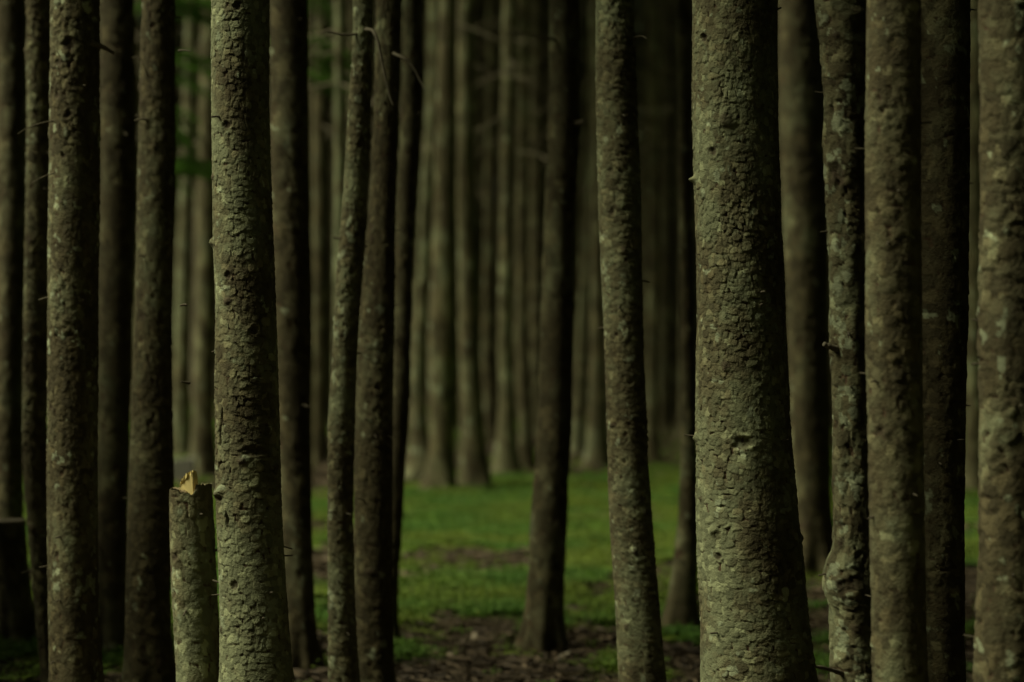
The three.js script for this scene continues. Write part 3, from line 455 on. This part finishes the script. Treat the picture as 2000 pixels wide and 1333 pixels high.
[[793, 1010, 0.05, [0.45, 0.46, 0.38], 'small whitish leaf on the grass beside the brown bowed trunk'], [1130, 1082, 0.06, [0.42, 0.36, 0.20], 'pale yellowish leaf on bare soil right of the lone reddish trunk'], [932, 1216, 0.045, [0.42, 0.20, 0.02], 'small orange leaf on bare soil left of the lone reddish trunk'], [926, 1249, 0.07, [0.26, 0.22, 0.15], 'dull tan leaf lying just below the small orange one'], [880, 1292, 0.06, [0.24, 0.19, 0.13], 'tan leaf near the bottom edge in the grass gap'], [1102, 1288, 0.07, [0.22, 0.19, 0.13], 'grey-tan leaf at the foot of the lone reddish trunk']].forEach(([px, py, s, c, label], n) => {
  const D = depthOfBase(py), p = at(px, py, D), r = rng(60 + n), sh = new THREE.Shape(); sh.moveTo(-1, 0); sh.bezierCurveTo(-0.6, 0.55, 0.3, 0.6, 1, 0); sh.bezierCurveTo(0.3, -0.5, -0.6, -0.6, -1, 0);
  const g = new THREE.ExtrudeGeometry(sh, { depth: 0.03, bevelEnabled: false, curveSegments: 10 }), v = g.attributes.position; g.rotateX(-PI / 2);
  for (let i = 0; i < v.count; i++) v.setY(i, v.getY(i) + 0.35 * v.getZ(i) ** 2 + 0.25 * v.getX(i) ** 2); g.scale(s * 0.6, s * 0.6, s * 0.6); g.computeVertexNormals();
  const m = mesh(numbered('fallen_leaf'), g, new THREE.MeshStandardMaterial({ color: new THREE.Color().setRGB(...c), roughness: 0.8, side: THREE.DoubleSide }), scene); m.position.set(p.x, groundHeight(p.x, p.z) + 0.03, p.z); m.rotation.set(0.3, r() * 6, 0.15); tag(m, label, 'leaf', 'fallen leaves');
});

// grass and moss, and the litter of needles and twigs: nobody could count them
(() => {
  const r = rng(21), pos = [], idx = [], blade = (x, z, a, h, lean, w) => { const n = pos.length / 3, dx = cos(a), dz = sin(a); pos.push(x - dz * w, 0, z + dx * w, x + dz * w, 0, z - dx * w, x + dx * lean * 0.4 + dz * w * 0.7, h * 0.65, z + dz * lean * 0.4 - dx * w * 0.7, x + dx * lean * 0.4 - dz * w * 0.7, h * 0.65, z + dz * lean * 0.4 + dx * w * 0.7, x + dx * lean, h, z + dz * lean); idx.push(n, n + 1, n + 2, n, n + 2, n + 3, n + 3, n + 2, n + 4); };
  for (let q = 0; q < 9; q++) { const x = (r() - 0.5) * 0.12, z = (r() - 0.5) * 0.12, y = 0.022 + 0.022 * r(), a = r() * 6.28, l = 0.013 + 0.010 * r(), n = pos.length / 3, t = 0.008 * (r() - 0.5); pos.push(x - cos(a) * l, y, z - sin(a) * l, x - sin(a) * l * 0.7, y + t, z + cos(a) * l * 0.7, x + cos(a) * l, y + 0.004, z + sin(a) * l, x + sin(a) * l * 0.7, y - t, z - cos(a) * l * 0.7); idx.push(n, n + 1, n + 2, n, n + 2, n + 3); }
  for (let q = 0; q < 9; q++) blade((r() - 0.5) * 0.09, (r() - 0.5) * 0.09, r() * 6.28, 0.03 + 0.05 * r(), 0.01 + 0.03 * r(), 0.0016 + 0.0018 * r());
  const g = new THREE.BufferGeometry(); g.setAttribute('position', new THREE.Float32BufferAttribute(pos, 3)); g.setIndex(idx); g.computeVertexNormals();
  const spots = [], R = rng(22);
  while (spots.length < 34000) { const D = lerp(10, 46, pow(R(), 1.25)), x = (R() - 0.5) * 2 * (D * 0.235 + 0.8), m = moss(x, -D); if (R() < m * m * 0.95 + 0.015) spots.push([x, -D, m]); }
  const o = new THREE.InstancedMesh(g, M.grass, spots.length), t = new THREE.Object3D(), c = new THREE.Color(); o.name = 'grass'; o.castShadow = o.receiveShadow = true;
  spots.forEach(([x, z, m], i) => { t.position.set(x, groundHeight(x, z) + 0.01, z); t.rotation.set(0, R() * 6.28, 0); t.scale.setScalar(0.55 + 0.8 * R() * (0.5 + 0.5 * m)); t.updateMatrix(); o.setMatrixAt(i, t.matrix); const f = 0.7 + 0.5 * R(), y = clamp(0.5 + 0.9 * noise(x * 1.7, 3, z * 1.3) + 0.4 * (R() - 0.5)); o.setColorAt(i, c.setRGB(lerp(0.080, 0.145, y) * f, lerp(0.175, 0.200, y) * f, 0.026 * f)); });
  scene.add(o); tag(o, 'low bright green grass and moss between the trunks', 'grass', null, 'stuff');

  const lp = [], li = [], L = rng(23);
  for (let q = 0; q < 10; q++) { const x = (L() - 0.5) * 0.16, z = (L() - 0.5) * 0.16, a = L() * 3.14, l = 0.012 + 0.04 * L() * L(), w = 0.0015 + 0.006 * L() * L(), n = lp.length / 3, y = 0.004 + 0.012 * L(), e = 0.015 * (L() - 0.3); lp.push(x - cos(a) * l, y, z - sin(a) * l, x - sin(a) * w, y + e + 0.003, z + cos(a) * w, x + cos(a) * l, y + e, z + sin(a) * l, x + sin(a) * w, y, z - cos(a) * w); li.push(n, n + 1, n + 2, n, n + 2, n + 3); }
  const lg = new THREE.BufferGeometry(); lg.setAttribute('position', new THREE.Float32BufferAttribute(lp, 3)); lg.setIndex(li); lg.computeVertexNormals();
  const ls = []; while (ls.length < 14000) { const D = lerp(9.5, 40, pow(L(), 1.6)), x = (L() - 0.5) * 2 * (D * 0.235 + 0.6); if (L() > moss(x, -D) * 0.9) ls.push([x, -D]); }
  const lo = new THREE.InstancedMesh(lg, M.litter, ls.length); lo.name = 'forest_litter'; lo.castShadow = lo.receiveShadow = true;
  ls.forEach(([x, z], i) => { t.position.set(x, groundHeight(x, z) + 0.004, z); t.rotation.set(0, L() * 6.28, 0); t.scale.setScalar(0.7 + 0.9 * L()); t.updateMatrix(); lo.setMatrixAt(i, t.matrix); const f = 0.4 + L() * L() * 1.9; lo.setColorAt(i, c.setRGB(0.085 * f, 0.062 * f, 0.036 * f)); });
  scene.add(lo); tag(lo, 'brown litter of needles bark flakes and twigs on the bare soil', 'litter', null, 'stuff');
})();

// ---------------------------------------------------------------- the wood all round: far behind, to the right and behind the camera; the left is a clearing
(() => {
  const paint = (g, c) => { const n = g.attributes.position.count, d = new Float32Array(n * 3); for (let i = 0; i < n; i++) d.set(c, i * 3); g.setAttribute('color', new THREE.BufferAttribute(d, 3)); g.deleteAttribute('uv'); return g; };
  const trunk = h => tube([new THREE.Vector3(0, -0.1, 0), new THREE.Vector3(0.03, h * 0.5, 0), new THREE.Vector3(0, h, 0)], 0.16, 0.04, 8, 8, 3);
  const whole = (seed, from, wide) => { const c = crownGeometry(seed, 19 - from, wide, 34, 9); c.translate(0, from, 0); const list = [paint(trunk(16.5), [0.17, 0.145, 0.085]), paint(c, [0.026, 0.042, 0.014])], q = rng(seed); for (let k = 0; k < 26; k++) { const b = deadBranches[k % 4].clone(); b.scale(1.2, 1.4, 1.2); b.rotateZ(-0.3 * q()); b.rotateY(q() * 6.28); b.translate(0, lerp(1.2, from + 2, q()), 0); list.push(paint(b, [0.13, 0.105, 0.062])); } return mergeGeometries(list); };
  const mat = new THREE.MeshStandardMaterial({ vertexColors: true, roughness: 0.95, side: THREE.DoubleSide });
  const R = rng(31), back = [], round_ = [], edge = [];
  for (let q = 0; q < 130; q++) { const D = lerp(132, 165, R()); edge.push([(R() - 0.5) * 2 * (D * 0.26 + 4), -D]); }
  for (let q = 0; q < 420; q++) { const D = lerp(60, 130, R()), x = (R() - 0.5) * 2 * (D * 0.26 + 3); back.push([x, -D]); }
  for (let q = 0; q < 760; q++) {
    const x = lerp(-34, 34, R()), z = lerp(24, -62, R()), D = -z;
    if (D > 0 ? (x > 0 ? x < D * 0.225 + 2.3 : x > -D * 0.225 - 2.3) : x * x + z * z < 9) continue;
    if (x < 0 && z < -5.7 + (1 - x) * 0.155) continue;                        // the clearing, its edge shaped to sun the sharp trunks and dim the right
    round_.push([x, z]);
  }
  
  round_.push([-3.75, -9.9, 0.5, 0.27], [-4.2, -11.9, 0.55, 0.29]);   // low spruces added outside the view to shade the left trunks
  const place = (name, label, g, list, s) => { const o = new THREE.InstancedMesh(g, mat, list.length), t = new THREE.Object3D(); o.name = name; o.castShadow = o.receiveShadow = true; list.forEach(([x, z, wide = s, high], i) => { t.position.set(x, groundHeight(x, z), z); t.rotation.set(0, R() * 6.28, 0); t.scale.set(wide, high ?? 0.85 + 0.3 * R(), wide); t.updateMatrix(); o.setMatrixAt(i, t.matrix); }); scene.add(o); tag(o, label, 'forest', null, 'stuff'); };
  place('distant_forest', 'dark mass of spruces closing the view far behind the trunks', whole(71, 12.5, 1.8), back, 1.0);
  place('forest_edge', 'low dark spruces at the very back of the wood', whole(73, 0.8, 2.6), edge, 1.2);
  place('surrounding_forest', 'dense spruces of the same wood beside and behind the viewer, two added for shade', whole(72, 3.2, 2.1), round_, 1.0);
})();

renderer.render(scene, camera);
